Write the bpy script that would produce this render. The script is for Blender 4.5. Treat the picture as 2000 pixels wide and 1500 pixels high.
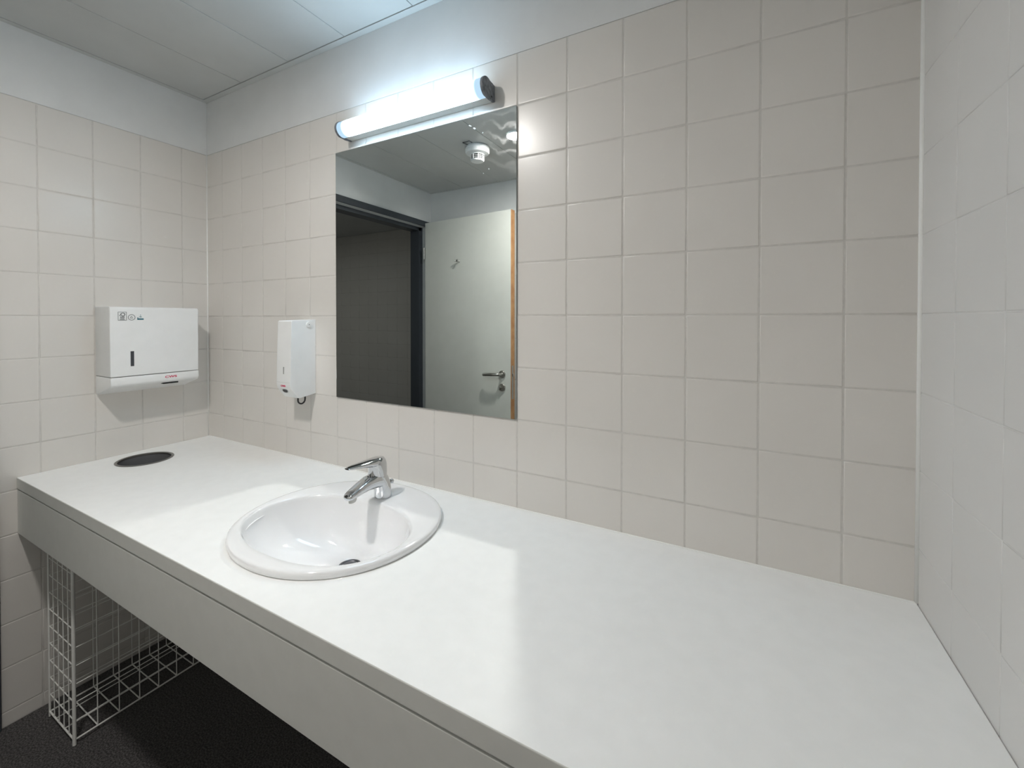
import bpy, bmesh, math, random
from mathutils import Vector, Matrix
random.seed(7)
PI = math.pi
scene = bpy.context.scene
col = scene.collection
for o in list(bpy.data.objects):
    bpy.data.objects.remove(o)

# ------------------------------------------------------------------ camera
# x runs along the mirror wall (plane y = 0), the room lies at y < 0, floor z = 0
EYE = 1.40
cd = bpy.data.cameras.new('camera')
cam = bpy.data.objects.new('camera', cd)
col.objects.link(cam)
yaw, pitch, roll = -0.4992, -0.0115, 0.0007
fwd = Vector((math.sin(yaw)*math.cos(pitch), math.cos(yaw)*math.cos(pitch), math.sin(pitch)))
rgt = Vector((math.cos(yaw), -math.sin(yaw), 0))
upv = rgt.cross(fwd)
r2 = rgt*math.cos(roll) + upv*math.sin(roll)
u2 = -rgt*math.sin(roll) + upv*math.cos(roll)
M = Matrix((r2, u2, -fwd)).transposed().to_4x4()
M.translation = Vector((1.3155, -1.1043, EYE-0.0102))
cam.matrix_world = M
cd.sensor_width = 36.0
cd.lens = 842.75/2000*36.0
cd.shift_x = (1000-988.3)/2000
cd.shift_y = -(750-632.7)/2000
cd.clip_start = 0.02
scene.camera = cam

# ------------------------------------------------------------------ world, view
w = bpy.data.worlds.new('world')
scene.world = w
w.use_nodes = True
w.node_tree.nodes['Background'].inputs[0].default_value = (0.6, 0.65, 0.7, 1)
w.node_tree.nodes['Background'].inputs[1].default_value = 0.02
vs = scene.view_settings
vs.view_transform = 'Standard'
vs.look = 'None'
vs.gamma = 1
vs.exposure = 0.0
vs.use_curve_mapping = False
cy = scene.cycles
cy.use_denoising = True
cy.max_bounces = 14
cy.diffuse_bounces = 6
cy.glossy_bounces = 6
cy.sample_clamp_indirect = 0
cy.sample_clamp_direct = 0
cy.caustics_reflective = True
cy.blur_glossy = 0.0
cy.use_adaptive_sampling = False
cy.use_guiding = True
cy.use_surface_guiding = True
cy.guiding_training_samples = 24

TUBE_L = 21.5        # radiance of the tube over the mirror
DOWN_L = 605.0       # radiance of the small ceiling light

# ------------------------------------------------------------------ materials
def mat(name, color, rough=0.5, metal=0.0, coat=0.0, spec=0.5):
    m = bpy.data.materials.new(name)
    m.use_nodes = True
    b = m.node_tree.nodes['Principled BSDF']
    b.inputs['Base Color'].default_value = (*color, 1)
    b.inputs['Roughness'].default_value = rough
    b.inputs['Metallic'].default_value = metal
    b.inputs['Specular IOR Level'].default_value = spec
    if coat:
        b.inputs['Coat Weight'].default_value = coat
        b.inputs['Coat Roughness'].default_value = 0.08
    return m

def noisy(m, scale, c1, c2, detail=4.0, bump=0.0, bump_scale=None, lo=0.35, hi=0.65, dist=0.002):
    nt = m.node_tree
    b = nt.nodes['Principled BSDF']
    tc = nt.nodes.new('ShaderNodeTexCoord')
    n = nt.nodes.new('ShaderNodeTexNoise')
    n.inputs['Scale'].default_value = scale
    n.inputs['Detail'].default_value = detail
    r = nt.nodes.new('ShaderNodeValToRGB')
    r.color_ramp.elements[0].position = lo
    r.color_ramp.elements[1].position = hi
    r.color_ramp.elements[0].color = (*c1, 1)
    r.color_ramp.elements[1].color = (*c2, 1)
    nt.links.new(tc.outputs['Object'], n.inputs['Vector'])
    nt.links.new(n.outputs['Fac'], r.inputs['Fac'])
    nt.links.new(r.outputs['Color'], b.inputs['Base Color'])
    if bump:
        n2 = nt.nodes.new('ShaderNodeTexNoise')
        n2.inputs['Scale'].default_value = bump_scale or scale
        n2.inputs['Detail'].default_value = 3
        bp = nt.nodes.new('ShaderNodeBump')
        bp.inputs['Strength'].default_value = bump
        bp.inputs['Distance'].default_value = dist
        nt.links.new(tc.outputs['Object'], n2.inputs['Vector'])
        nt.links.new(n2.outputs['Fac'], bp.inputs['Height'])
        nt.links.new(bp.outputs['Normal'], b.inputs['Normal'])
    return m

def emis(name, color, strength):
    m = bpy.data.materials.new(name)
    m.use_nodes = True
    nt = m.node_tree
    nt.nodes.remove(nt.nodes['Principled BSDF'])
    e = nt.nodes.new('ShaderNodeEmission')
    e.inputs[0].default_value = (*color, 1)
    e.inputs[1].default_value = strength
    nt.links.new(e.outputs[0], nt.nodes['Material Output'].inputs[0])
    return m

TILE = noisy(mat('cream_glazed_tile', (.74, .70, .64), 0.27, spec=0.5), 3.0,
             (.690, .665, .630), (.715, .690, .655), bump=0.10, bump_scale=14.0, dist=0.0012)
GROUT = noisy(mat('light_grout', (.52, .50, .47), 0.85), 60, (.58, .56, .53), (.63, .61, .58))
PAINT = noisy(mat('white_wall_paint', (.74, .75, .75), 0.65), 8, (.71, .72, .72), (.74, .75, .75), bump=0.15, bump_scale=220, dist=0.0006)
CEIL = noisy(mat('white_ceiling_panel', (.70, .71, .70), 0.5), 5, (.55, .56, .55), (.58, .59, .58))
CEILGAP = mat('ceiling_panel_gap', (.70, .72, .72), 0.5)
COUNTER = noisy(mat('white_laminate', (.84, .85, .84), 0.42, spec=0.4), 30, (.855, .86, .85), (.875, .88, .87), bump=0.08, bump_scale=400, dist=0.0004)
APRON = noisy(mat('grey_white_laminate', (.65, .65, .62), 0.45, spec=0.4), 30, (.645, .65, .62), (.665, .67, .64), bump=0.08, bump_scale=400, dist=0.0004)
CERAMIC = mat('white_ceramic', (.86, .86, .865), 0.06, coat=0.6)
CHROME = mat('chrome', (.62, .63, .64), 0.06, metal=1.0)
STEEL = mat('brushed_steel', (.50, .49, .46), 0.28, metal=1.0)
DARKSTEEL = mat('dark_steel', (.16, .16, .17), 0.35, metal=1.0)
PLASTIC = noisy(mat('white_plastic', (.83, .84, .84), 0.38), 20, (.82, .83, .83), (.84, .85, .85))
GREYPLASTIC = mat('light_grey_plastic', (.62, .63, .61), 0.45)
BLACK = mat('black_plastic', (.012, .012, .013), 0.4)
DARKGLASS = mat('smoked_window', (.055, .06, .07), 0.2)
SILICONE = mat('white_silicone', (.86, .86, .84), 0.35)
WIRE = mat('white_coated_wire', (.82, .82, .79), 0.35)
FRAME = mat('slate_grey_lacquer', (.045, .052, .062), 0.38)
LEAF = noisy(mat('pale_grey_laminate', (.74, .75, .70), 0.5), 12, (.73, .74, .69), (.75, .76, .71))
WOOD = noisy(mat('orange_beech_edge', (.62, .33, .14), 0.5), 18, (.52, .25, .10), (.68, .37, .16))
ENDCAP = noisy(mat('grey_end_cap', (.16, .175, .20), 0.6), 90, (.12, .13, .15), (.22, .235, .26))
RED = mat('red_print', (.62, .02, .10), 0.45)
INK = mat('dark_print', (.10, .11, .11), 0.5)
TEAL = mat('teal_print', (.09, .22, .27), 0.5)
PALEBLUE = mat('pale_blue_print', (.55, .66, .68), 0.5)
STICKER = mat('clear_grey_sticker', (.72, .74, .73), 0.4)

def floor_mat():
    m = mat('speckled_dark_vinyl', (.03, .03, .03), 0.6)
    nt = m.node_tree
    b = nt.nodes['Principled BSDF']
    tc = nt.nodes.new('ShaderNodeTexCoord')
    n = nt.nodes.new('ShaderNodeTexNoise')
    n.inputs['Scale'].default_value = 210
    n.inputs['Detail'].default_value = 2
    r = nt.nodes.new('ShaderNodeValToRGB')
    r.color_ramp.elements[0].position = 0.40
    r.color_ramp.elements[0].color = (.024, .022, .023, 1)
    r.color_ramp.elements[1].position = 0.66
    r.color_ramp.elements[1].color = (.125, .118, .118, 1)
    nt.links.new(tc.outputs['Object'], n.inputs['Vector'])
    nt.links.new(n.outputs['Fac'], r.inputs['Fac'])
    nt.links.new(r.outputs['Color'], b.inputs['Base Color'])
    bp = nt.nodes.new('ShaderNodeBump')
    bp.inputs['Strength'].default_value = 0.3
    bp.inputs['Distance'].default_value = 0.001
    nt.links.new(n.outputs['Fac'], bp.inputs['Height'])
    nt.links.new(bp.outputs['Normal'], b.inputs['Normal'])
    return m
FLOOR = floor_mat()

def mirror_mat():
    """silvered glass with wiped water smears towards its upper right corner"""
    m = bpy.data.materials.new('mirror_glass')
    m.use_nodes = True
    nt = m.node_tree
    nt.nodes.remove(nt.nodes['Principled BSDF'])
    L = nt.links.new
    g = nt.nodes.new('ShaderNodeBsdfGlossy')
    g.inputs['Color'].default_value = (.80, .84, .83, 1)
    g.inputs['Roughness'].default_value = 0.0
    s = nt.nodes.new('ShaderNodeBsdfGlossy')
    s.inputs['Color'].default_value = (.8, .82, .82, 1)
    s.inputs['Roughness'].default_value = 0.22
    tc = nt.nodes.new('ShaderNodeTexCoord')
    wv = nt.nodes.new('ShaderNodeTexWave')
    wv.wave_type = 'RINGS'
    wv.rings_direction = 'Y'
    mp = nt.nodes.new('ShaderNodeMapping')
    mp.inputs['Location'].default_value = (-0.60, 0, -1.60)
    L(tc.outputs['Object'], mp.inputs['Vector'])
    L(mp.outputs['Vector'], wv.inputs['Vector'])
    wv.inputs['Scale'].default_value = 9
    wv.inputs['Distortion'].default_value = 9
    wv.inputs['Detail'].default_value = 3
    wv.inputs['Detail Scale'].default_value = 1.4
    p1 = nt.nodes.new('ShaderNodeMath'); p1.operation = 'POWER'
    L(wv.outputs['Fac'], p1.inputs[0]); p1.inputs[1].default_value = 5
    # the wiped patch: fades out away from the corner
    ds = nt.nodes.new('ShaderNodeVectorMath'); ds.operation = 'DISTANCE'
    L(tc.outputs['Object'], ds.inputs[0]); ds.inputs[1].default_value = (0.72, 0, 1.88)
    mr = nt.nodes.new('ShaderNodeMapRange')
    mr.inputs['From Min'].default_value = 0.03
    mr.inputs['From Max'].default_value = 0.22
    mr.inputs['To Min'].default_value = 1
    mr.inputs['To Max'].default_value = 0
    L(ds.outputs['Value'], mr.inputs['Value'])
    mu = nt.nodes.new('ShaderNodeMath'); mu.operation = 'MULTIPLY'
    L(p1.outputs[0], mu.inputs[0]); L(mr.outputs[0], mu.inputs[1])
    m2 = nt.nodes.new('ShaderNodeMath'); m2.operation = 'MULTIPLY'
    L(mu.outputs[0], m2.inputs[0]); m2.inputs[1].default_value = 0.022
    mx = nt.nodes.new('ShaderNodeMixShader')
    L(m2.outputs[0], mx.inputs[0]); L(g.outputs[0], mx.inputs[1]); L(s.outputs[0], mx.inputs[2])
    L(mx.outputs[0], nt.nodes['Material Output'].inputs[0])
    return m
MIRROR = mirror_mat()

def tube_mat():
    """opal diffuser lit by a tube that stops short of both ends (object x in metres)"""
    m = bpy.data.materials.new('lit_opal_diffuser')
    m.use_nodes = True
    nt = m.node_tree
    nt.nodes.remove(nt.nodes['Principled BSDF'])
    L = nt.links.new
    tc = nt.nodes.new('ShaderNodeTexCoord')
    sp = nt.nodes.new('ShaderNodeSeparateXYZ')
    L(tc.outputs['Object'], sp.inputs[0])
    ab = nt.nodes.new('ShaderNodeMath'); ab.operation = 'ABSOLUTE'
    L(sp.outputs['X'], ab.inputs[0])
    r = nt.nodes.new('ShaderNodeMapRange')
    r.interpolation_type = 'SMOOTHSTEP'
    r.inputs['From Min'].default_value = 0.235
    r.inputs['From Max'].default_value = 0.275
    r.inputs['To Min'].default_value = 1.0
    r.inputs['To Max'].default_value = 0.045
    L(ab.outputs[0], r.inputs['Value'])
    mu = nt.nodes.new('ShaderNodeMath'); mu.operation = 'MULTIPLY'
    L(r.outputs[0], mu.inputs[0]); mu.inputs[1].default_value = TUBE_L
    e = nt.nodes.new('ShaderNodeEmission')
    e.inputs[0].default_value = (.56, .80, 1.0, 1)
    L(mu.outputs[0], e.inputs[1])
    L(e.outputs[0], nt.nodes['Material Output'].inputs[0])
    return m
TUBE = tube_mat()
DOWN = emis('lit_opal_dome', (1.0, .965, .925), DOWN_L)

# ------------------------------------------------------------------ helpers
def link(name, me, mats, parent=None, smooth=False, loc=None):
    o = bpy.data.objects.new(name, me)
    col.objects.link(o)
    for m in (mats if isinstance(mats, (list, tuple)) else [mats]):
        me.materials.append(m)
    if smooth:
        for p in me.polygons:
            p.use_smooth = True
    if loc is not None:
        o.location = loc
    if parent is not None:
        o.parent = parent
    return o

def obj(name, bm, mats, parent=None, smooth=False, loc=None):
    me = bpy.data.meshes.new(name)
    bmesh.ops.recalc_face_normals(bm, faces=bm.faces)
    bm.to_mesh(me)
    bm.free()
    return link(name, me, mats, parent, smooth, loc)

def thing(name, label, cat, loc=(0, 0, 0), group=None):
    o = bpy.data.objects.new(name, None)
    o.empty_display_size = 0.05
    col.objects.link(o)
    o.location = loc
    return tag(o, label, cat, group)

def tag(o, label, cat, group=None):
    o['label'] = label
    o['category'] = cat
    if group:
        o['group'] = group
    return o

def struct(o):
    o['kind'] = 'structure'
    return o

def add_box(bm, x0, x1, y0, y1, z0, z1, bev=0.0, seg=2, mi=0):
    v = [bm.verts.new(p) for p in ((x0, y0, z0), (x1, y0, z0), (x1, y1, z0), (x0, y1, z0),
                                   (x0, y0, z1), (x1, y0, z1), (x1, y1, z1), (x0, y1, z1))]
    fs = [bm.faces.new([v[i] for i in q]) for q in ((0, 3, 2, 1), (4, 5, 6, 7), (0, 1, 5, 4), (1, 2, 6, 5), (2, 3, 7, 6), (3, 0, 4, 7))]
    for f in fs:
        f.material_index = mi
    if bev:
        es = set()
        for f in fs:
            es.update(f.edges)
        bmesh.ops.bevel(bm, geom=list(es), offset=bev, segments=seg, profile=0.5, affect='EDGES')

def box(x0, x1, y0, y1, z0, z1, bev=0.0, seg=2):
    bm = bmesh.new()
    add_box(bm, min(x0, x1), max(x0, x1), min(y0, y1), max(y0, y1), min(z0, z1), max(z0, z1), bev, seg)
    return bm

def add_loft(bm, secs, cap0=True, cap1=True):
    """secs: lists of points, all the same count"""
    rings = [[bm.verts.new(p) for p in s] for s in secs]
    n = len(rings[0])
    for a, b in zip(rings, rings[1:]):
        for i in range(n):
            bm.faces.new((a[i], a[(i+1) % n], b[(i+1) % n], b[i]))
    if cap0:
        bm.faces.new(rings[0][::-1])
    if cap1:
        bm.faces.new(rings[-1])
    return rings

def sec(c, u, v, ru, rv, n=2.0, N=28):
    c, u, v = Vector(c), Vector(u).normalized(), Vector(v).normalized()
    out = []
    for i in range(N):
        t = 2*PI*i/N
        cc, ss = math.cos(t), math.sin(t)
        out.append(c + u*ru*math.copysign(abs(cc)**(2/n), cc) + v*rv*math.copysign(abs(ss)**(2/n), ss))
    return out

def add_tube(bm, pts, r, N=8, caps=True):
    pts = [Vector(p) for p in pts]
    prev = None
    secs = []
    for i, p in enumerate(pts):
        d = (pts[min(i+1, len(pts)-1)] - pts[max(i-1, 0)]).normalized()
        if prev is None:
            a = Vector((0, 0, 1)) if abs(d.z) < 0.9 else Vector((1, 0, 0))
            u = d.cross(a).normalized()
        else:
            u = (prev - d*prev.dot(d)).normalized()
        prev = u
        v = d.cross(u)
        rr = r[i] if isinstance(r, (list, tuple)) else r
        secs.append([p + u*rr*math.cos(2*PI*k/N) + v*rr*math.sin(2*PI*k/N) for k in range(N)])
    add_loft(bm, secs, caps, caps)

def add_lathe(bm, prof, c=(0, 0, 0), axis='z', N=40, cap0=True, cap1=True):
    secs = []
    for r, h in prof:
        s = []
        for i in range(N):
            t = 2*PI*i/N
            a, b = r*math.cos(t), r*math.sin(t)
            q = {'z': (a, b, h), 'y': (a, h, b), 'x': (h, a, b)}[axis]
            s.append(Vector(c) + Vector(q))
        secs.append(s)
    add_loft(bm, secs, cap0, cap1)

def add_prism(bm, poly, f0, f1):
    """poly: 2D outline; f0/f1 map a 2D point to the two ends"""
    a = [bm.verts.new(f0(*p)) for p in poly]
    b = [bm.verts.new(f1(*p)) for p in poly]
    n = len(poly)
    bm.faces.new(a[::-1]); bm.faces.new(b)
    for i in range(n):
        bm.faces.new((a[i], a[(i+1) % n], b[(i+1) % n], b[i]))

def sharp(o, ang=35):
    me = o.data
    for p in me.polygons:
        p.use_smooth = True
    me.set_sharp_from_angle(angle=math.radians(ang))
    return o

# ------------------------------------------------------------------ measures
XL, XR = -0.874, 1.617
YF = -1.665                 # wall behind the camera
H = EYE + 0.991             # ceiling
TT = EYE + 0.75             # top of the tiling
CT = EYE - 0.5575           # top of the worktop
T = 0.15

# ------------------------------------------------------------------ tiled walls
def tile_faces(bm, O, U, V, Nn, us, vs_, gap=0.0030, tilt=0.0022, mi=2):
    O, U, V, Nn = map(Vector, (O, U, V, Nn))
    for ui, (u0, u1) in enumerate(zip(us, us[1:])):
        for v0, v1 in zip(vs_, vs_[1:]):
            if u1-u0 < 0.01 or v1-v0 < 0.01:
                continue
            a, b, c, d = u0+gap/2, u1-gap/2, v0+gap/2, v1-gap/2
            cu, cv = (a+b)/2, (c+d)/2
            tu, tv = random.gauss(0, tilt), random.gauss(0, tilt)
            off = random.uniform(-0.00015, 0.00015)
            def P(u, v, h):
                return O + U*u + V*v + Nn*(h + off + (u-cu)*tu + (v-cv)*tv)
            rings = []
            for ins, h in ((0.0, -0.0022), (0.0003, -0.0007), (0.0010, -0.0002), (0.0022, 0.0), (0.0042, 0.0)):
                rings.append([bm.verts.new(P(u, v, h)) for u, v in ((a+ins, c+ins), (b-ins, c+ins), (b-ins, d-ins), (a+ins, d-ins))])
            for r0, r1 in zip(rings, rings[1:]):
                for i in range(4):
                    f = bm.faces.new((r0[i], r0[(i+1) % 4], r1[(i+1) % 4], r1[i]))
                    f.material_index = mi; f.smooth = True
            f = bm.faces.new(rings[-1]); f.material_index = mi; f.smooth = True

def frange(a, b, o, step=T):
    """joints between a and b on the raster o + k*step"""
    k = math.ceil((a - o)/step + 1e-6)
    out = [a]
    while o + k*step < b - 1e-4:
        out.append(o + k*step); k += 1
    out.append(b)
    return out

def wall(name, slabs, grouts, tiles, mats=None):
    bm = bmesh.new()
    for s in slabs:
        add_box(bm, *s, mi=0)
    for s in grouts:
        add_box(bm, *s, mi=1)
    for t in tiles:
        tile_faces(bm, *t)
    me = bpy.data.meshes.new(name)
    bm.to_mesh(me); bm.free()
    return struct(link(name, me, mats or [PAINT, GROUT, TILE]))

VJ = frange(0.0, TT, EYE)   # horizontal joints: 0, .05, .20 ... 2.15
G = 0.0009
wall('wall_back', [(XL-.12, XR+.12, 0.0022, 0.12, 0, H+.05), (XL, XR, 0.0002, 0.0022, TT, H)], [(XL, XR, G, 0.0022, 0, TT-.001)],
     [((0, 0, 0), (1, 0, 0), (0, 0, 1), (0, -1, 0), frange(XL, XR, 0.0), VJ)])
FY0, FY1 = -0.655, -1.655     # outer edges of the door frame
wall('wall_left', [(XL-.12, XL-.0022, -0.70, 0.0022, 0, H+.05), (XL-.12, XL-.0022, YF-.12, -0.70, 2.112, H+.05),
                   (XL-.12, XL-.0022, YF-.12, -1.612, 0, 2.112), (XL-.0022, XL-.0002, -1.665, 0, TT, H)],
     [(XL-.0022, XL-G, -0.66, 0, 0, TT-.001)],
     [((XL, 0, 0), (0, -1, 0), (0, 0, 1), (1, 0, 0), frange(0.0, 0.70, 0.103), VJ)])
PALETILE = noisy(mat('pale_matt_tile', (.72, .71, .69), 0.42), 3.0, (.665, .655, .64), (.685, .675, .66))
wall('wall_right', [(XR+.0022, XR+.12, YF-.12, 0.0022, 0, H+.05), (XR+.0002, XR+.0022, YF, 0, TT, H)],
     [(XR+G, XR+.0022, YF, 0, 0, TT-.001)],
     [((XR, 0, 0), (0, -1, 0), (0, 0, 1), (-1, 0, 0), frange(0.0, -YF, 0.0), VJ, 0.0010, 0.0005)], [PAINT, PALETILE, PALETILE])
wall('wall_front', [(XL-.12, XR+.12, YF-.12, YF-.0022, 0, H+.05), (XL, XR, YF-.0022, YF-.0002, TT, H)],
     [(XL, XR, YF-.0022, YF-G, 0, TT-.001)],
     [((0, YF, 0), (1, 0, 0), (0, 0, 1), (0, 1, 0), frange(XL, XR, 0.0), VJ)])

# passage seen through the open doorway (in the mirror)
PX0, PX1, PY0, PY1 = -3.70, XL-.12, -2.60, 0.35
wall('wall_far', [(PX0-.1, PX1, PY0-.1, PY0-.0022, 0, H+.05)], [(PX0, PX1, PY0-.0022, PY0-G, 0, H)],
     [((0, PY0, 0), (1, 0, 0), (0, 0, 1), (0, 1, 0), frange(PX0, PX1, 0.0), frange(0.0, H, EYE))])
bm = bmesh.new()
add_box(bm, PX0-.1, PX0, PY0-.1, PY1+.1, 0, H+.05)
add_box(bm, PX0, PX1, PY1, PY1+.1, 0, H+.05)
add_box(bm, PX1-.001, PX1+.12, PY0-.1, YF-.12, 0, H+.05)
add_box(bm, PX1-.001, PX1+.02, 0.12, PY1+.1, 0, H+.05)
struct(obj('wall_passage', bm, PAINT))

pl = bpy.data.lights.new('passage_fill_light', 'AREA'); pl.shape = 'DISK'; pl.size = .3; pl.energy = 4.6; pl.color = (1, .97, .90)  # unseen fill light added to brighten the passage; no lamp fixture hangs here
plo = bpy.data.objects.new('passage_fill_light', pl); col.objects.link(plo); plo.location = (-2.7, -1.0, H-.02)
struct(obj('floor', box(PX0-.1, XR+.12, PY0-.1, PY1+.1, -0.1, 0), FLOOR))

# ceiling of long metal panels
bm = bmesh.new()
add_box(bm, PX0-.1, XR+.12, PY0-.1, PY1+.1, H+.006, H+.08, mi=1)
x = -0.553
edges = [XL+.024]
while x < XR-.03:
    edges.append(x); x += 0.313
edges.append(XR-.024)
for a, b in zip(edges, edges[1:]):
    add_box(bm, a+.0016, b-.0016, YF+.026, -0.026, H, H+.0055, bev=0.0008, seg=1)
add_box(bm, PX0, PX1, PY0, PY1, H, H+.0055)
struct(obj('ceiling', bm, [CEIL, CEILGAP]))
bm = bmesh.new()
for s in ((XL, XR, -.024, -.0002), (XL, XR, YF+.0002, YF+.024), (XL+.0002, XL+.0235, YF+.024, -.024), (XR-.0235, XR-.0002, YF+.024, -.024)):
    add_box(bm, s[0], s[1], s[2], s[3], H-.0015, H+.006)
struct(obj('trim_1', bm, CEIL))

# silicone beads in the corners
def bead(name, pts, r):
    bm = bmesh.new(); add_tube(bm, pts, r, 10)
    return struct(obj(name, bm, SILICONE, smooth=True))
bead('trim_2', [(XR-.0005, -.0005, CT+.002), (XR-.0005, -.0005, H-.002)], 0.0048)
bead('trim_3', [(XL+.0005, -.0005, CT+.002), (XL+.0005, -.0005, TT)], 0.0030)

# ------------------------------------------------------------------ door 1 (frame and open leaf)
d1 = bpy.data.objects.new('door_1', None); col.objects.link(d1); d1.location = (XL, -1.60, 0); struct(d1)
def dpart(name, bm, m, parent=None, smooth=False):
    o = obj(name, bm, m, None, smooth)
    if smooth: sharp(o, 40)
    o.parent = parent or d1
    if parent is None:
        o.matrix_parent_inverse = Matrix.Translation(-d1.location)
    return o
bm = bmesh.new()
XF = XL+.012
add_box(bm, XL-.13, XF, FY0-.042, FY0, 0, 2.155, bev=.001)
add_box(bm, XL-.13, XF, FY1, FY1+.042, 0, 2.155, bev=.001)
add_box(bm, XL-.13, XF, FY1, FY0, 2.114, 2.155, bev=.001)
add_box(bm, XL-.13, XL-.045, FY0-.066, FY0-.042, 0, 2.114, bev=.001)
add_box(bm, XL-.13, XL-.045, FY1+.042, FY1+.088, 0, 2.114, bev=.001)
add_box(bm, XL-.13, XL-.045, FY1+.06, FY0-.06, 2.085, 2.114, bev=.001)
add_box(bm, XL-.052, XL-.045, FY0-.06, FY0-.042, 0, 2.114)
dpart('frame', bm, FRAME)
LX0, LX1, LY = XL+.014, -0.062, -1.574
leaf = dpart('door_leaf', box(LX0, LX1, LY-.046, LY, .008, 2.137, bev=.0008), LEAF)
eb = dpart('edge_band', box(LX1+.0002, LX1+.0022, LY-.0455, LY-.0005, .009, 2.1365), WOOD, leaf)
eb['label'] = 'orange wooden edge of the door leaf'
lp = dpart('lock_plate', box(LX1+.0023, LX1+.0045, LY-.031, LY-.009, EYE-.56, EYE-.33, bev=.0008), STEEL, leaf)
bm = bmesh.new(); add_box(bm, LX1+.0045, LX1+.012, LY-.026, LY-.014, EYE-.405, EYE-.385, bev=.002)
dpart('latch', bm, STEEL, leaf)
# lever handle
HZ = EYE-.392
hx = -0.130
bm = bmesh.new()
add_lathe(bm, [(.0265, 0), (.0265, .006), (.024, .009), (.012, .0095), (.0105, .012), (.010, .032)], (hx, LY, HZ), 'y', 32)
add_tube(bm, [(hx, LY+.030, HZ), (hx, LY+.044, HZ), (hx-.006, LY+.052, HZ+.001), (hx-.020, LY+.055, HZ+.001), (hx-.065, LY+.056, HZ-.001), (hx-.105, LY+.053, HZ-.004), (hx-.130, LY+.044, HZ-.008), (hx-.135, LY+.040, HZ-.008)],
         [.0105, .0105, .0105, .0110, .0115, .0115, .0110, .007], 14)
dpart('door_handle', bm, STEEL, leaf, True)
bm = bmesh.new()
add_lathe(bm, [(.0265, 0), (.0265, .006), (.024, .009), (.006, .0095), (.005, .016)], (hx, LY, EYE-.484), 'y', 32)
add_box(bm, hx-.013, hx-.006, LY+.009, LY+.026, EYE-.502, EYE-.470, bev=.002)
add_box(bm, hx-.013, hx+.006, LY+.014, LY+.020, EYE-.487, EYE-.479, bev=.001)
dpart('thumb_turn', bm, STEEL, leaf, True)
bm = bmesh.new()
add_tube(bm, [(-.508, LY, EYE+.415), (-.540, LY+.030, EYE+.417)], .0045, 12)
add_lathe(bm, [(.003, .026), (.0080, .029), (.0085, .036), (.005, .039)], (-.508, LY, EYE+.417), 'y', 18)
dpart('coat_hook', bm, STEEL, leaf, True)
bm = bmesh.new()
for hz in (0.25, 1.90):
    add_tube(bm, [(XL+.006, LY+.006, hz-.045), (XL+.006, LY+.006, hz+.045)], .007, 14)
dpart('hinge', bm, STEEL, leaf, True)

hinge_pt = Vector((XL+.006, LY, 0))
leaf.matrix_basis = Matrix.Translation(hinge_pt) @ Matrix.Rotation(math.radians(5.0), 4, 'Z') @ Matrix.Translation(-hinge_pt)

# ------------------------------------------------------------------ worktop
wt = thing('washroom_worktop', 'long white laminate worktop with grey front panel running wall to wall', 'worktop', (0.37, -0.30, CT))
def wpart(root, name, bm, m, smooth=None, parent=None):
    o = obj(name, bm, m)
    if smooth: sharp(o, smooth)
    if parent is not None:
        o.parent = parent
    else:
        o.parent = root
        o.matrix_parent_inverse = Matrix.Translation(-root.location)
    return o
SINK = (0.374, -0.304)
BIN = (-0.720, -0.307)
slab = obj('slab', box(XL+.0008, XR-.0008, -0.612, -0.0008, CT-.038, CT, bev=.0022, seg=3), COUNTER)
def cut(o, bm):
    c = obj('cutter', bm, COUNTER)
    md = o.modifiers.new('cut', 'BOOLEAN'); md.object = c; md.operation = 'DIFFERENCE'; md.solver = 'EXACT'
    dg = bpy.context.evaluated_depsgraph_get()
    me = bpy.data.meshes.new_from_object(o.evaluated_get(dg))
    o.modifiers.clear(); o.data = me
    bpy.data.objects.remove(c)
bm = bmesh.new(); add_loft(bm, [sec((SINK[0], SINK[1], z), (1, 0, 0), (0, 1, 0), .250, .232, 2.1, 64) for z in (CT-.1, CT+.05)]); cut(slab, bm)
bm = bmesh.new(); add_loft(bm, [sec((BIN[0], BIN[1], z), (1, 0, 0), (0, 1, 0), 0.0835, 0.0835, 2, 64) for z in (CT-.1, CT+.05)]); cut(slab, bm)
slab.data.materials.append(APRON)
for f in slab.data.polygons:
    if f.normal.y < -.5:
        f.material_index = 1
slab.name = 'slab'
slab.parent = wt; slab.matrix_parent_inverse = Matrix.Translation(-wt.location)
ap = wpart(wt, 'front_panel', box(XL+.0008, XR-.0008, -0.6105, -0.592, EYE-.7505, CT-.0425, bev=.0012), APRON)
ap['label'] = 'greyish front panel below the worktop edge'
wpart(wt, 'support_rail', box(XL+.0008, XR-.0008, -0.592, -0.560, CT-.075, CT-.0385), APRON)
wpart(wt, 'wall_seal', (lambda b: (add_tube(b, [(XL+.001, -.0012, CT+.0005), (XR-.001, -.0012, CT+.0005)], .0022, 8), b)[1])(bmesh.new()), SILICONE, 60)

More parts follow.
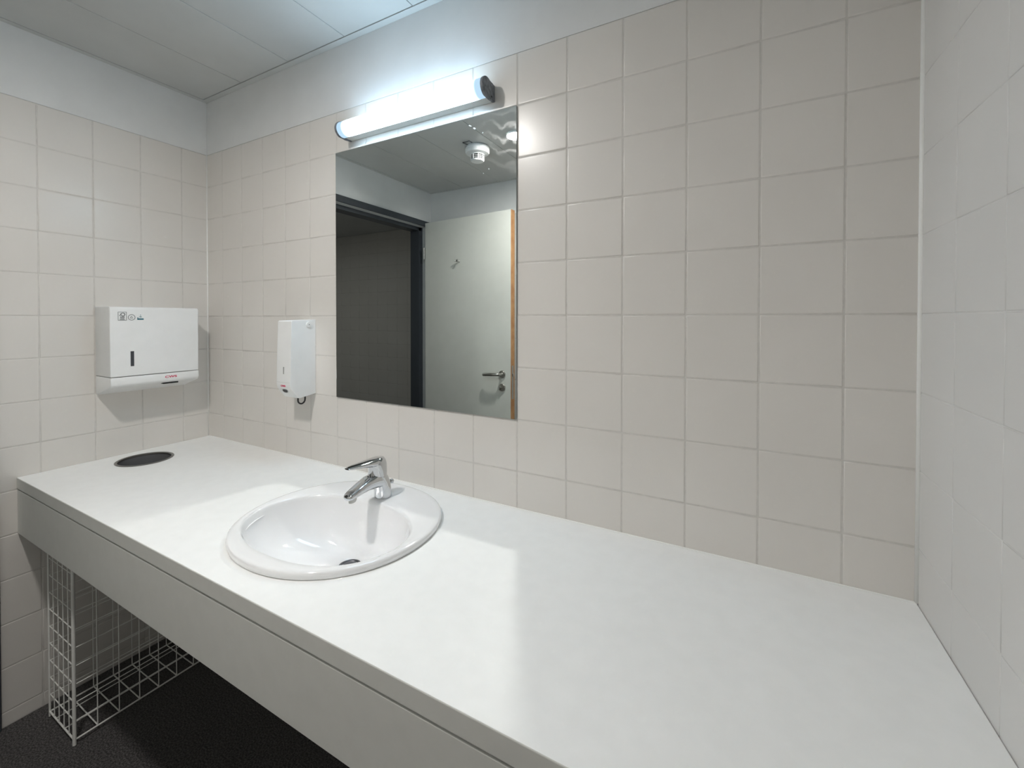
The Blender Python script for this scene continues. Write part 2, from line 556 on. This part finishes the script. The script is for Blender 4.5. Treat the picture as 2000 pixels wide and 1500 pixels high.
# ------------------------------------------------------------------ wash basin
ws = thing('washbasin', 'oval white ceramic drop-in basin set in the worktop under the tap', 'sink', (SINK[0], SINK[1], CT))
def ring(cx, cy, a, b, n, z):
    return sec((cx, cy, CT+z), (1, 0, 0), (0, 1, 0), a, b, n, 96)
cx = SINK[0]
bm = bmesh.new()
add_loft(bm, [
    ring(cx, -.304, .240, .224, 2.1, -.004), ring(cx, -.304, .2655, .2495, 2.12, .0004), ring(cx, -.304, .2680, .2520, 2.12, .003),
    ring(cx, -.304, .2685, .2525, 2.12, .011), ring(cx, -.304, .2672, .2512, 2.12, .0150), ring(cx, -.3045, .2635, .2475, 2.12, .0172),
    ring(cx, -.306, .255, .237, 2.12, .0180), ring(cx, -.322, .2475, .205, 2.15, .0165), ring(cx, -.347, .2415, .1680, 2.2, .0158),
    ring(cx, -.3495, .2388, .1635, 2.2, .0145), ring(cx, -.350, .2365, .1608, 2.2, .0115), ring(cx, -.350, .2350, .1590, 2.2, .004),
    ring(cx, -.349, .2290, .1525, 2.18, -.015), ring(cx, -.346, .2210, .1460, 2.15, -.038), ring(cx, -.340, .2050, .1350, 2.1, -.065),
    ring(cx, -.330, .1790, .1180, 2.05, -.089), ring(cx, -.315, .1400, .0950, 2.0, -.108), ring(cx, -.297, .0950, .0690, 2.0, -.1205),
    ring(cx, -.283, .0550, .0460, 2.0, -.1270), ring(cx, -.275, .0330, .0320, 2.0, -.1300), ring(cx, -.275, .0300, .0300, 2.0, -.1325)],
    cap0=False, cap1=True)
basin = wpart(ws, 'basin', bm, CERAMIC, 80)
bm = bmesh.new()
add_lathe(bm, [(.0225, -.1322), (.0295, -.1318), (.0300, -.1300), (.0280, -.1292), (.0245, -.1298), (.0225, -.1318)], (cx, -.275, CT), 'z', 40, False, False)
add_lathe(bm, [(.0180, -.1318), (.0180, -.1285), (.0150, -.1272), (.004, -.1268)], (cx, -.275, CT), 'z', 32)
wpart(ws, 'drain_plug', bm, DARKSTEEL, 40)

# ------------------------------------------------------------------ mixer tap
TY = -0.149
TZ = CT + .0172
tp = thing('mixer_tap', 'chrome single-lever mixer tap standing on the rear rim of the basin', 'tap', (cx, TY, TZ))
def P(y, z):          # measured side-on, z relative to eye level
    return (cx, y, EYE+z)
X_ = (1, 0, 0)
def tsec(y, z, ru, rv, ang, n=2.3):
    """section across a path that runs in the y-z plane; ang = path direction in degrees above -y"""
    a = math.radians(ang)
    return sec(P(y, z), X_, (0, math.sin(a), math.cos(a)), ru, rv, n, 28)
bm = bmesh.new()
# column
add_loft(bm, [sec((cx, TY, TZ), X_, (0, 1, 0), .0262, .0262), sec((cx, TY, TZ+.003), X_, (0, 1, 0), .0262, .0262),
              sec((cx, TY-.001, TZ+.02), X_, (0, 1, 0), .0250, .0252), sec((cx, TY-.006, TZ+.045), X_, (0, 1, 0), .0236, .0262),
              sec((cx, TY-.014, TZ+.062), X_, (0, 1, -.1), .0228, .0275), sec((cx, TY-.018, TZ+.069), X_, (0, 1, -.14), .0222, .0262),
              sec((cx, TY-.018, TZ+.0705), X_, (0, 1, -.14), .0200, .0240)])
# spout
add_loft(bm, [tsec(-.158, -.489, .0215, .0210, 8, 2.8), tsec(-.185, -.4830, .0230, .0215, 12, 2.8), tsec(-.215, -.4830, .0222, .0185, 18, 2.8),
              tsec(-.240, -.4880, .0208, .0160, 21, 2.8), tsec(-.262, -.4935, .0190, .0135, 22, 2.8), tsec(-.274, -.4965, .0178, .0118, 22, 2.8), tsec(-.2800, -.4975, .0160, .0095, 22, 2.6), tsec(-.2835, -.4975, .0130, .0065, 22, 2.4), tsec(-.2852, -.4970, .0080, .0030, 22, 2.2)])
body = wpart(tp, 'tap_body', bm, CHROME, 50)
bm = bmesh.new()
add_loft(bm, [sec(P(-.262, -.500), X_, (0, 1, .3), .0105, .0105, 2, 20), sec(P(-.264, -.5120), X_, (0, 1, .3), .0110, .0110, 2, 20), sec(P(-.2645, -.5150), X_, (0, 1, .3), .0105, .0105, 2, 20), sec(P(-.2645, -.5155), X_, (0, 1, .3), .008, .008, 2, 20)])
wpart(tp, 'aerator', bm, STEEL, 40)
bm = bmesh.new()
# cap of the lever
add_loft(bm, [sec(P(-.169, -.4745), X_, (0, 1, -.14), .0215, .0245), sec(P(-.1695, -.472), X_, (0, 1, -.14), .0250, .0285),
              sec(P(-.170, -.455), X_, (0, 1, -.10), .0250, .0290), sec(P(-.171, -.438), X_, (0, 1, -.06), .0245, .0295),
              sec(P(-.173, -.428), X_, (0, 1, 0), .0225, .0280), sec(P(-.174, -.4205), X_, (0, 1, 0), .0175, .0235), sec(P(-.176, -.4185), X_, (0, 1, 0), .0090, .0130)])
# lever
add_loft(bm, [tsec(-.160, -.434, .0190, .0135, -4, 2.4), tsec(-.185, -.4305, .0205, .0135, -2, 2.4), tsec(-.205, -.4275, .0195, .0105, 0, 2.4),
              tsec(-.230, -.4245, .0175, .0075, 2, 2.4), tsec(-.255, -.4220, .0150, .0056, 3, 2.4), tsec(-.275, -.4205, .0115, .0036, 3, 2.4), tsec(-.2835, -.4200, .0080, .0022, 3, 2.4)])
wpart(tp, 'lever', bm, CHROME, 50)
bm = bmesh.new()
add_tube(bm, [(cx, TY+.018, TZ+.030), (cx, TY+.034, TZ+.031)], .0028, 10)
add_loft(bm, [sec((cx, TY+.037, TZ+.032+dz), X_, (0, 1, 0), r, r, 2, 18) for dz, r in ((-.0065, .002), (-.005, .0055), (0, .0075), (.005, .0055), (.0065, .002))])
wpart(tp, 'plug_knob', bm, CHROME, 60)

# ------------------------------------------------------------------ waste opening with steel ring
wr = thing('waste_chute', 'round stainless steel waste opening let into the worktop by the corner', 'bin', (BIN[0], BIN[1], CT))
bm = bmesh.new()
add_lathe(bm, [(.0900, .0004), (.0902, .0018), (.0885, .0028), (.0835, .0028), (.0812, .0012), (.0806, -.003), (.0806, -.006), (.0825, -.006), (.0830, -.0005)], (*BIN, CT), 'z', 64, False, False)
wpart(wr, 'ring', bm, mat('worn_steel_ring', (.26, .255, .245), .32, metal=1.0), 40)
bm = bmesh.new()
add_lathe(bm, [(.0800, -.0045), (.0800, -.15), (.0815, -.15), (.0815, -.008), (.0803, -.0045)], (*BIN, CT), 'z', 64, False, False)
wpart(wr, 'sleeve', bm, mat('dull_steel_sleeve', (.16, .16, .165), .6, metal=.3), 40)

# ------------------------------------------------------------------ wire basket under the worktop
BX0, BX1, BY0, BY1, BZ0, BZ1 = -0.800, -0.585, -0.556, -0.092, 0.016, 0.640
wb = thing('wire_basket', 'tall white wire basket standing on the floor under the worktop by the left wall', 'basket', ((BX0+BX1)/2, (BY0+BY1)/2, 0))
R1, R2, R3 = .0017, .0028, .0052
xs = [BX0+(BX1-BX0)*i/5 for i in range(6)]
ys = [BY0+.058*i for i in range(9)]
zs = [BZ0+.0600*i for i in range(1, 11)]
def panel(name, segs):
    bm = bmesh.new()
    for a, b, r in segs:
        add_tube(bm, [a, b], r, 8)
    return wpart(wb, name, bm, WIRE, 60)
for name, yy in (('front_grid', BY0), ('rear_grid', BY1)):
    panel(name, [((x, yy, BZ0), (x, yy, BZ1), R1) for x in xs[1:-1]] +
          [((BX0, yy+R1, z), (BX1, yy+R1, z), R1) for z in zs] + [((BX0, yy, BZ0), (BX1, yy, BZ0), R2), ((BX0, yy, BZ1), (BX1, yy, BZ1), R2)])
for xx in (BX0, BX1):
    s = 1 if xx == BX0 else -1
    panel('side_grid', [((xx, y, BZ0), (xx, y, BZ1), R1) for y in ys[1:-1]] +
          [((xx+s*R1, BY0, z), (xx+s*R1, BY1, z), R1) for z in zs] + [((xx, BY0, BZ0), (xx, BY1, BZ0), R2), ((xx, BY0, BZ1), (xx, BY1, BZ1), R2)])
panel('bottom_grid', [((BX0, y, BZ0+.002), (BX1, y, BZ0+.002), R1+.0003) for y in ys[1:-1]] + [((x, BY0, BZ0+.005), (x, BY1, BZ0+.005), R1) for x in (xs[1]+.02, xs[3]+.01)])
for x in (BX0, BX1):
    for y in (BY0, BY1):
        panel('post', [((x, y, 0.0), (x, y, BZ1+.004), R3 if (y == BY0 and x == BX1) else .0032)])

# ------------------------------------------------------------------ paper towel dispenser
PY_0, PY_1 = -0.402, -0.105
pt = thing('paper_towel_dispenser', 'white metal paper towel dispenser hanging on the left wall above the worktop', 'dispenser', (XL, (PY_0+PY_1)/2, EYE-.12))
DX = XL + .132
def arc(cx_, cz_, r, a0, a1, n=5):
    return [(cx_+r*math.cos(math.radians(a0+(a1-a0)*i/n)), cz_+r*math.sin(math.radians(a0+(a1-a0)*i/n))) for i in range(n+1)]
def yprism(poly, y0, y1, bev=0.0015):
    bm = bmesh.new()
    add_prism(bm, poly, lambda a, b: (a, y0, b), lambda a, b: (a, y1, b))
    if bev:
        es = [e for e in bm.edges if abs(e.verts[0].co.y-e.verts[1].co.y) < 1e-6]
        bmesh.ops.bevel(bm, geom=es, offset=bev, segments=2, profile=.5, affect='EDGES')
    return bm
E0 = EYE
ztop = E0+.033
case = [(XL+.0006, ztop+.004)] + arc(DX-.010, ztop-.008, .010, 90, 0) + [(DX, E0-.228), (DX-.002, E0-.2300), (XL+.0006, E0-.2300)]
wpart(pt, 'housing', yprism(case, PY_0, PY_1, .003), PLASTIC, 40)
low = [(XL+.0006, E0-.2325), (DX-.001, E0-.2325), (DX+.001, E0-.236)] + arc(DX-.014, E0-.256, .015, 0, -80) + [(DX-.05, E0-.282), (XL+.024, E0-.302), (XL+.0006, E0-.302)]
lo_ = wpart(pt, 'lower_flap', yprism(low, PY_0, PY_1, .003), PLASTIC, 40)
wpart(pt, 'towel_slot', box(DX-.034, DX-.0085, -.232, -.178, E0-.2765, E0-.2710, bev=.001), BLACK)
win = wpart(pt, 'level_window', box(DX-.004, DX+.0006, -.3415, -.3300, E0-.193, E0-.135, bev=.001), DARKGLASS)
win['label'] = 'dark fill-level window slot'
# stickers
def flat(root, name, polys, m, frame):
    """polys: lists of 2D points; frame maps (a, b) in metres to the surface"""
    bm = bmesh.new()
    for poly in polys:
        add_prism(bm, poly, lambda a, b: frame(a, b, 0.0), lambda a, b: frame(a, b, 0.00025))
    return wpart(root, name, bm, m)
def strip(pts, wd):
    out = []
    for (a0, b0), (a1, b1) in zip(pts, pts[1:]):
        dx, dy = a1-a0, b1-b0
        L = math.hypot(dx, dy) or 1
        nx, ny = -dy/L*wd/2, dx/L*wd/2
        ex, ey = dx/L*wd*.3, dy/L*wd*.3
        out.append([(a0-ex+nx, b0-ey+ny), (a0-ex-nx, b0-ey-ny), (a1+ex-nx, b1+ey-ny), (a1+ex+nx, b1+ey+ny)])
    return out
def rect(a0, a1, b0, b1):
    return [(a0, b0), (a1, b0), (a1, b1), (a0, b1)]
pf = lambda a, b, h: (DX+.00035+h, PY_0+a, E0+b)      # a to the right along the front, b up
sx, sy = .0235, -.009      # first sticker centre offset
def ellipse(a, b, ra, rb, n=24, t0=0, t1=360):
    return [(a+ra*math.cos(math.radians(t0+(t1-t0)*i/n)), b+rb*math.sin(math.radians(t0+(t1-t0)*i/n))) for i in range(n+1)]
c1 = (.0365, -.0005)
flat(pt, 'certificate_label', strip([(c1[0]-.0125, c1[1]-.0155), (c1[0]+.0125, c1[1]-.0155), (c1[0]+.0125, c1[1]+.0155), (c1[0]-.0125, c1[1]+.0155), (c1[0]-.0125, c1[1]-.0155)], .0012)
     + strip(ellipse(c1[0]+.0015, c1[1]+.0065, .0062, .0058, 14, -60, 200), .0020)
     + strip([(c1[0]-.0085, c1[1]+.0020), (c1[0]-.0035, c1[1]+.0045), (c1[0]+.001, c1[1]+.0005), (c1[0]+.006, c1[1]+.002)], .0020)
     + [rect(c1[0]-.006, c1[0]-.0025, c1[1]-.0055, c1[1]-.0015), rect(c1[0]-.0015, c1[0]+.002, c1[1]-.0055, c1[1]-.0015), rect(c1[0]+.003, c1[0]+.0065, c1[1]-.0055, c1[1]-.0015),
        rect(c1[0]-.007, c1[0]+.007, c1[1]-.0085, c1[1]-.0072), rect(c1[0]-.006, c1[0]+.006, c1[1]-.0108, c1[1]-.0098), rect(c1[0]-.008, c1[0]+.008, c1[1]-.0136, c1[1]-.0122)], INK, pf)
c2 = (.0650, -.0050)
flat(pt, 'oval_label', strip(ellipse(c2[0], c2[1], .0108, .0105), .0014) + strip([(c2[0]-.004, c2[1]-.0015), (c2[0]-.001, c2[1]+.004), (c2[0]+.003, c2[1]-.0005)], .0012)
     + [rect(c2[0]-.005, c2[0]+.0045, c2[1]-.0035, c2[1]-.0023)], INK, pf)
c3 = (.0930, -.0050)
flat(pt, 'emblem_label', [rect(c3[0]-.0085, c3[0]+.0100, c3[1]-.0098, c3[1]-.0035), [(c3[0]-.0105, c3[1]-.0098), (c3[0]-.0075, c3[1]-.0098), (c3[0]-.0075, c3[1]+.0005), (c3[0]-.0105, c3[1]-.001)],
     [(c3[0]-.0055, c3[1]+.0035), (c3[0]-.001, c3[1]+.0005), (c3[0]+.004, c3[1]+.001), (c3[0]+.0025, c3[1]+.0038)], rect(c3[0]-.0006, c3[0]+.0008, c3[1]+.006, c3[1]+.0115)], TEAL, pf)

def text_mesh(name, body, size, frame, m, root, depth=.0003, sxy=(1, 1), bold=0.0):
    cu = bpy.data.curves.new(name, 'FONT')
    cu.body = body; cu.size = size; cu.align_x = 'CENTER'; cu.align_y = 'CENTER'; cu.extrude = depth
    cu.offset = bold
    cu.space_character = 1.02
    t = bpy.data.objects.new(name, cu); col.objects.link(t)
    dg = bpy.context.evaluated_depsgraph_get()
    me = bpy.data.meshes.new_from_object(t.evaluated_get(dg))
    bpy.data.objects.remove(t)
    for v in me.vertices:
        v.co = Vector(frame(v.co.x*sxy[0], v.co.y*sxy[1], v.co.z))
    me.materials.clear()
    o = link(name, me, m)
    o.parent = root
    o.matrix_parent_inverse = Matrix.Translation(-root.location)
    return o
lf = lambda a, b, h: (DX+.0014+h, -.2085+a, E0-.2475+b)
lg = text_mesh('logo', 'CWS', .0145, lf, RED, pt, sxy=(1.30, .80), bold=.0004)
lg['label'] = 'small red lettering on the flap'

# ------------------------------------------------------------------ soap dispenser
SX0, SX1 = -0.199, -0.119
sd = thing('soap_dispenser', 'narrow white soap dispenser mounted on the tiles left of the mirror', 'dispenser', ((SX0+SX1)/2, 0, EYE-.14))
yy0 = -.0008
def xprism(poly, x0, x1, bev):
    bm = bmesh.new()
    add_prism(bm, poly, lambda a, b: (x0, a, b), lambda a, b: (x1, a, b))
    es = [e for f in bm.faces if len(f.verts) > 4 for e in f.edges if not all(v.co.y > -.01 for v in e.verts)]
    if bev:
        bmesh.ops.bevel(bm, geom=list(set(es)), offset=bev, segments=3, profile=.5, affect='EDGES')
    return bm
prof_top = [(yy0, E0-.0130), (-.096, E0-.0165), (-.1010, E0-.0200), (-.1035, E0-.12), (-.1070, E0-.2430), (yy0, E0-.2430)]
wpart(sd, 'housing', xprism([(yy0, E0-.0130), (-.096, E0-.0165), (-.1010, E0-.0200), (-.1035, E0-.12), (-.1075, E0-.2480), (-.1040, E0-.266), (-.0900, E0-.285), (-.0740, E0-.3035), (-.066, E0-.3045), (yy0, E0-.2955)], SX0, SX1, .0016), PLASTIC, 40)
wpart(sd, 'front_seam', box(SX0+.003, SX1-.003, -.1078, -.1060, E0-.2440, E0-.2430), GREYPLASTIC)
bm = bmesh.new()
add_loft(bm, [sec((-.160, -.1005, E0-.2750), X_, (0, .6, -.8), .013, .0060, 2.2, 20), sec((-.160, -.0985, E0-.2790), X_, (0, .6, -.8), .012, .0050, 2.2, 20)])
wpart(sd, 'sensor_window', bm, BLACK, 40)
wpart(sd, 'level_window', box(-.161, -.156, -.1068, -.1050, E0-.213, E0-.187), mat('grey_slot', (.30, .30, .29), .4))
bm = bmesh.new()
add_lathe(bm, [(.0110, -.0002), (.0110, .0024), (.0098, .0036), (.0040, .0038), (.0005, .0038)], (SX1, -.0310, E0-.0320), 'x', 28)
lk = wpart(sd, 'lock_button', bm, PLASTIC, 40)
bm = bmesh.new(); add_lathe(bm, [(.0018, .0030), (.0018, .0041)], (SX1, -.0310, E0-.0320), 'x', 14)
o = obj('key_hole', bm, DARKSTEEL); o.parent = lk
o.matrix_parent_inverse = Matrix.Identity(4)
bm = bmesh.new()
hxp = -.150
hpts = [(hxp, -.054, E0-.296), (hxp, -.0545, E0-.317)] + [(hxp, -.0395-.0150*math.cos(math.radians(t)), E0-.318-.0145*math.sin(math.radians(t))) for t in (0, 20, 45, 70, 90, 110, 135, 160, 180)] + [(hxp, -.0240, E0-.290)]
add_tube(bm, hpts, .0030, 12)
lv = wpart(sd, 'drip_hook', bm, BLACK, 60)
lv['label'] = 'black curved hook under the housing'
text_mesh('logo', 'CWS', .0100, lambda a, b, h: (-.162+a, -.1066-h, E0-.2570+b), RED, sd, sxy=(1.2, .8), bold=.0004)

# ------------------------------------------------------------------ mirror
mr_ = thing('wall_mirror', 'frameless rectangular mirror on the tiled wall above the basin', 'mirror', (0.375, -.004, EYE+.15))
MX0, MX1, MZ0, MZ1 = 0.0012, 0.7490, EYE-.299, EYE+.5985
bm = box(MX0, MX1, -.0048, -.0010, MZ0, MZ1)
EDGE = mat('mirror_edge', (.30, .34, .34), .35)
for f in bm.faces:
    f.material_index = 0 if f.normal.y < -.5 or all(v.co.y < -.0045 for v in f.verts) else 1
glass = obj('glass', bm, [MIRROR, EDGE])
glass.parent = mr_; glass.matrix_parent_inverse = Matrix.Translation(-mr_.location)
DROP = mat('dried_water_drop', (.9, .92, .92), .5)
for i, (x, z, a, b) in enumerate([(.6075, .5625, .0050, .0026), (.6370, .5440, .0022, .0018), (.5920, .5735, .0060, .0016), (.6580, .4330, .0022, .0018), (.6390, .4230, .0018, .0014)]):
    bm = bmesh.new()
    add_loft(bm, [sec((x, -.0050-h, EYE+z), (1, 0, -.45), (0, 0, 1), a*s, b*s, 2, 14) for h, s in ((0, 1), (.0002, .85), (.0003, .4))])
    wpart(mr_, 'water_spot', bm, DROP, 60)

# ------------------------------------------------------------------ tube light over the mirror
LXC, LYC, LZC = 0.3755, -0.0430, EYE+.6520
tl = thing('tube_light', 'lit tubular wall light with grey end caps above the mirror', 'light', (LXC, LYC, LZC))
RR = .0265
def dsec(x, r, y_back, zlo):
    """front half round, back squared off towards the wall"""
    pts = []
    for i in range(25):
        t = math.radians(-128 + 256*i/24)      # 0 = straight out from the wall
        pts.append((x, LYC - r*math.cos(t), LZC + r*math.sin(t)))
    return pts
# diffuser, object origin at its middle so that x = 0 is the centre
me = bpy.data.meshes.new('diffuser')
bm = bmesh.new()
NX = 48
HL = .2925
secs = []
for k in range(NX+1):
    x = -HL + 2*HL*k/NX
    secs.append([Vector((x, -RR*math.cos(t), RR*math.sin(t))) for t in [math.radians(-112+224*i/30) for i in range(31)]])
rows = [[bm.verts.new(p) for p in s] for s in secs]
for a, b in zip(rows, rows[1:]):
    for i in range(30):
        bm.faces.new((a[i], a[i+1], b[i+1], b[i]))
bmesh.ops.recalc_face_normals(bm, faces=bm.faces)
bm.to_mesh(me); bm.free()
link('diffuser', me, TUBE, tl, True)
# housing: flat box between the diffuser and the wall
wpart(tl, 'housing', box(LXC-.2920, LXC+.2920, -.0345, -.0008, LZC-.0245, LZC+.0245, bev=.002), GREYPLASTIC)
for s in (-1, 1):
    x0 = LXC+s*HL; x1 = LXC+s*(HL+.0080)
    poly = [(-.0008, LZC-.0250), (-.026, LZC-.0285)]
    for i in range(17):
        t = math.radians(-70 + (70+128)*i/16)
        poly.append((LYC - (RR+.0022)*math.cos(t), LZC + (RR+.0022)*math.sin(t)))
    poly += [(-.018, LZC+.0240), (-.0008, LZC+.0220)]
    bm = bmesh.new()
    add_prism(bm, poly, lambda a, b: (x0, a, b), lambda a, b: (x1, a, b))
    es = [e for e in bm.edges if abs(e.verts[0].co.x-e.verts[1].co.x) < 1e-6]
    bmesh.ops.bevel(bm, geom=es, offset=.0010, segments=2, profile=.5, affect='EDGES')
    cap = wpart(tl, 'end_cap', bm, ENDCAP, 40)
    bm = bmesh.new()
    add_lathe(bm, [(.0030, 0), (.0030, s*.0008), (.0010, s*.0008)], (x1, -.020, LZC-.018), 'x', 14)
    o = obj('screw', bm, BLACK); o.parent = cap; o.matrix_parent_inverse = Matrix.Identity(4)

# ------------------------------------------------------------------ ceiling light (mirrored at the right edge of the glass)
dl = thing('ceiling_light', 'small round ceiling light, lit, mirrored at the right edge of the mirror', 'light', (0.236, -1.0, H))
bm = bmesh.new()
add_lathe(bm, [(.050, .0005), (.056, .0), (.0563, -.0060), (.0550, -.0085), (.0520, -.0088), (.0508, -.0020)], (0.236, -1.0, H), 'z', 40, False, False)
wpart(dl, 'ring', bm, PLASTIC, 40)
bm = bmesh.new()
add_lathe(bm, [(.0506, -.0022), (.0495, -.0050), (.0440, -.0072), (.030, -.0088), (.014, -.0096), (.003, -.0098)], (0.236, -1.0, H), 'z', 40)
wpart(dl, 'dome', bm, DOWN, 60)

# ------------------------------------------------------------------ smoke detector
SDX, SDY = -.039, -1.040
sm = thing('smoke_detector', 'white round smoke detector on the ceiling, seen in the mirror', 'smoke detector', (SDX, SDY, H))
bm = bmesh.new()
add_lathe(bm, [(.058, 0), (.066, -.003), (.0700, -.014), (.0705, -.021), (.0700, -.0225), (.0680, -.0230), (.0685, -.0240), (.0700, -.0248), (.0698, -.034), (.0660, -.041), (.045, -.046), (.020, -.047)], (SDX, SDY, H), 'z', 48)
wpart(sm, 'base', bm, PLASTIC, 35)
bm = bmesh.new()
add_lathe(bm, [(.0405, -.0450), (.0410, -.0490), (.0400, -.0505), (.035, -.0506)], (SDX, SDY, H), 'z', 40)
for zz in (-.0590, -.0680):
    add_lathe(bm, [(.0375, zz+.001), (.0390, zz+.001), (.0390, zz-.001), (.0375, zz-.001)], (SDX, SDY, H), 'z', 40, False, False)
for k in range(8):
    t = 2*PI*k/8+.1
    x, y = SDX+.0385*math.cos(t), SDY+.0385*math.sin(t)
    add_tube(bm, [(x, y, H-.049), (x, y, H-.077)], .0019, 6)
add_lathe(bm, [(.034, -.0755), (.0395, -.0760), (.0395, -.0800), (.036, -.0850), (.012, -.0865)], (SDX, SDY, H), 'z', 40)
wpart(sm, 'sensor_cage', bm, PLASTIC, 40)
bm = bmesh.new(); add_lathe(bm, [(.0350, -.0495), (.0350, -.0765)], (SDX, SDY, H), 'z', 32)
wpart(sm, 'sensor_core', bm, BLACK, 40)
# small wire bracket by the detector
bm = bmesh.new()
add_tube(bm, [(-.066, -.978, H-.004), (-.075, -.943, H-.004), (-.031, -.940, H-.004), (-.028, -.966, H-.004)], .0022, 8)
for q in ((-.074, -.944), (-.031, -.941)):
    add_tube(bm, [(*q, H-.004), (*q, H)], .0022, 8)
tag(obj('wire_bracket', bm, DARKSTEEL, None, True), 'small dark wire bracket on the ceiling beside the smoke detector', 'bracket')
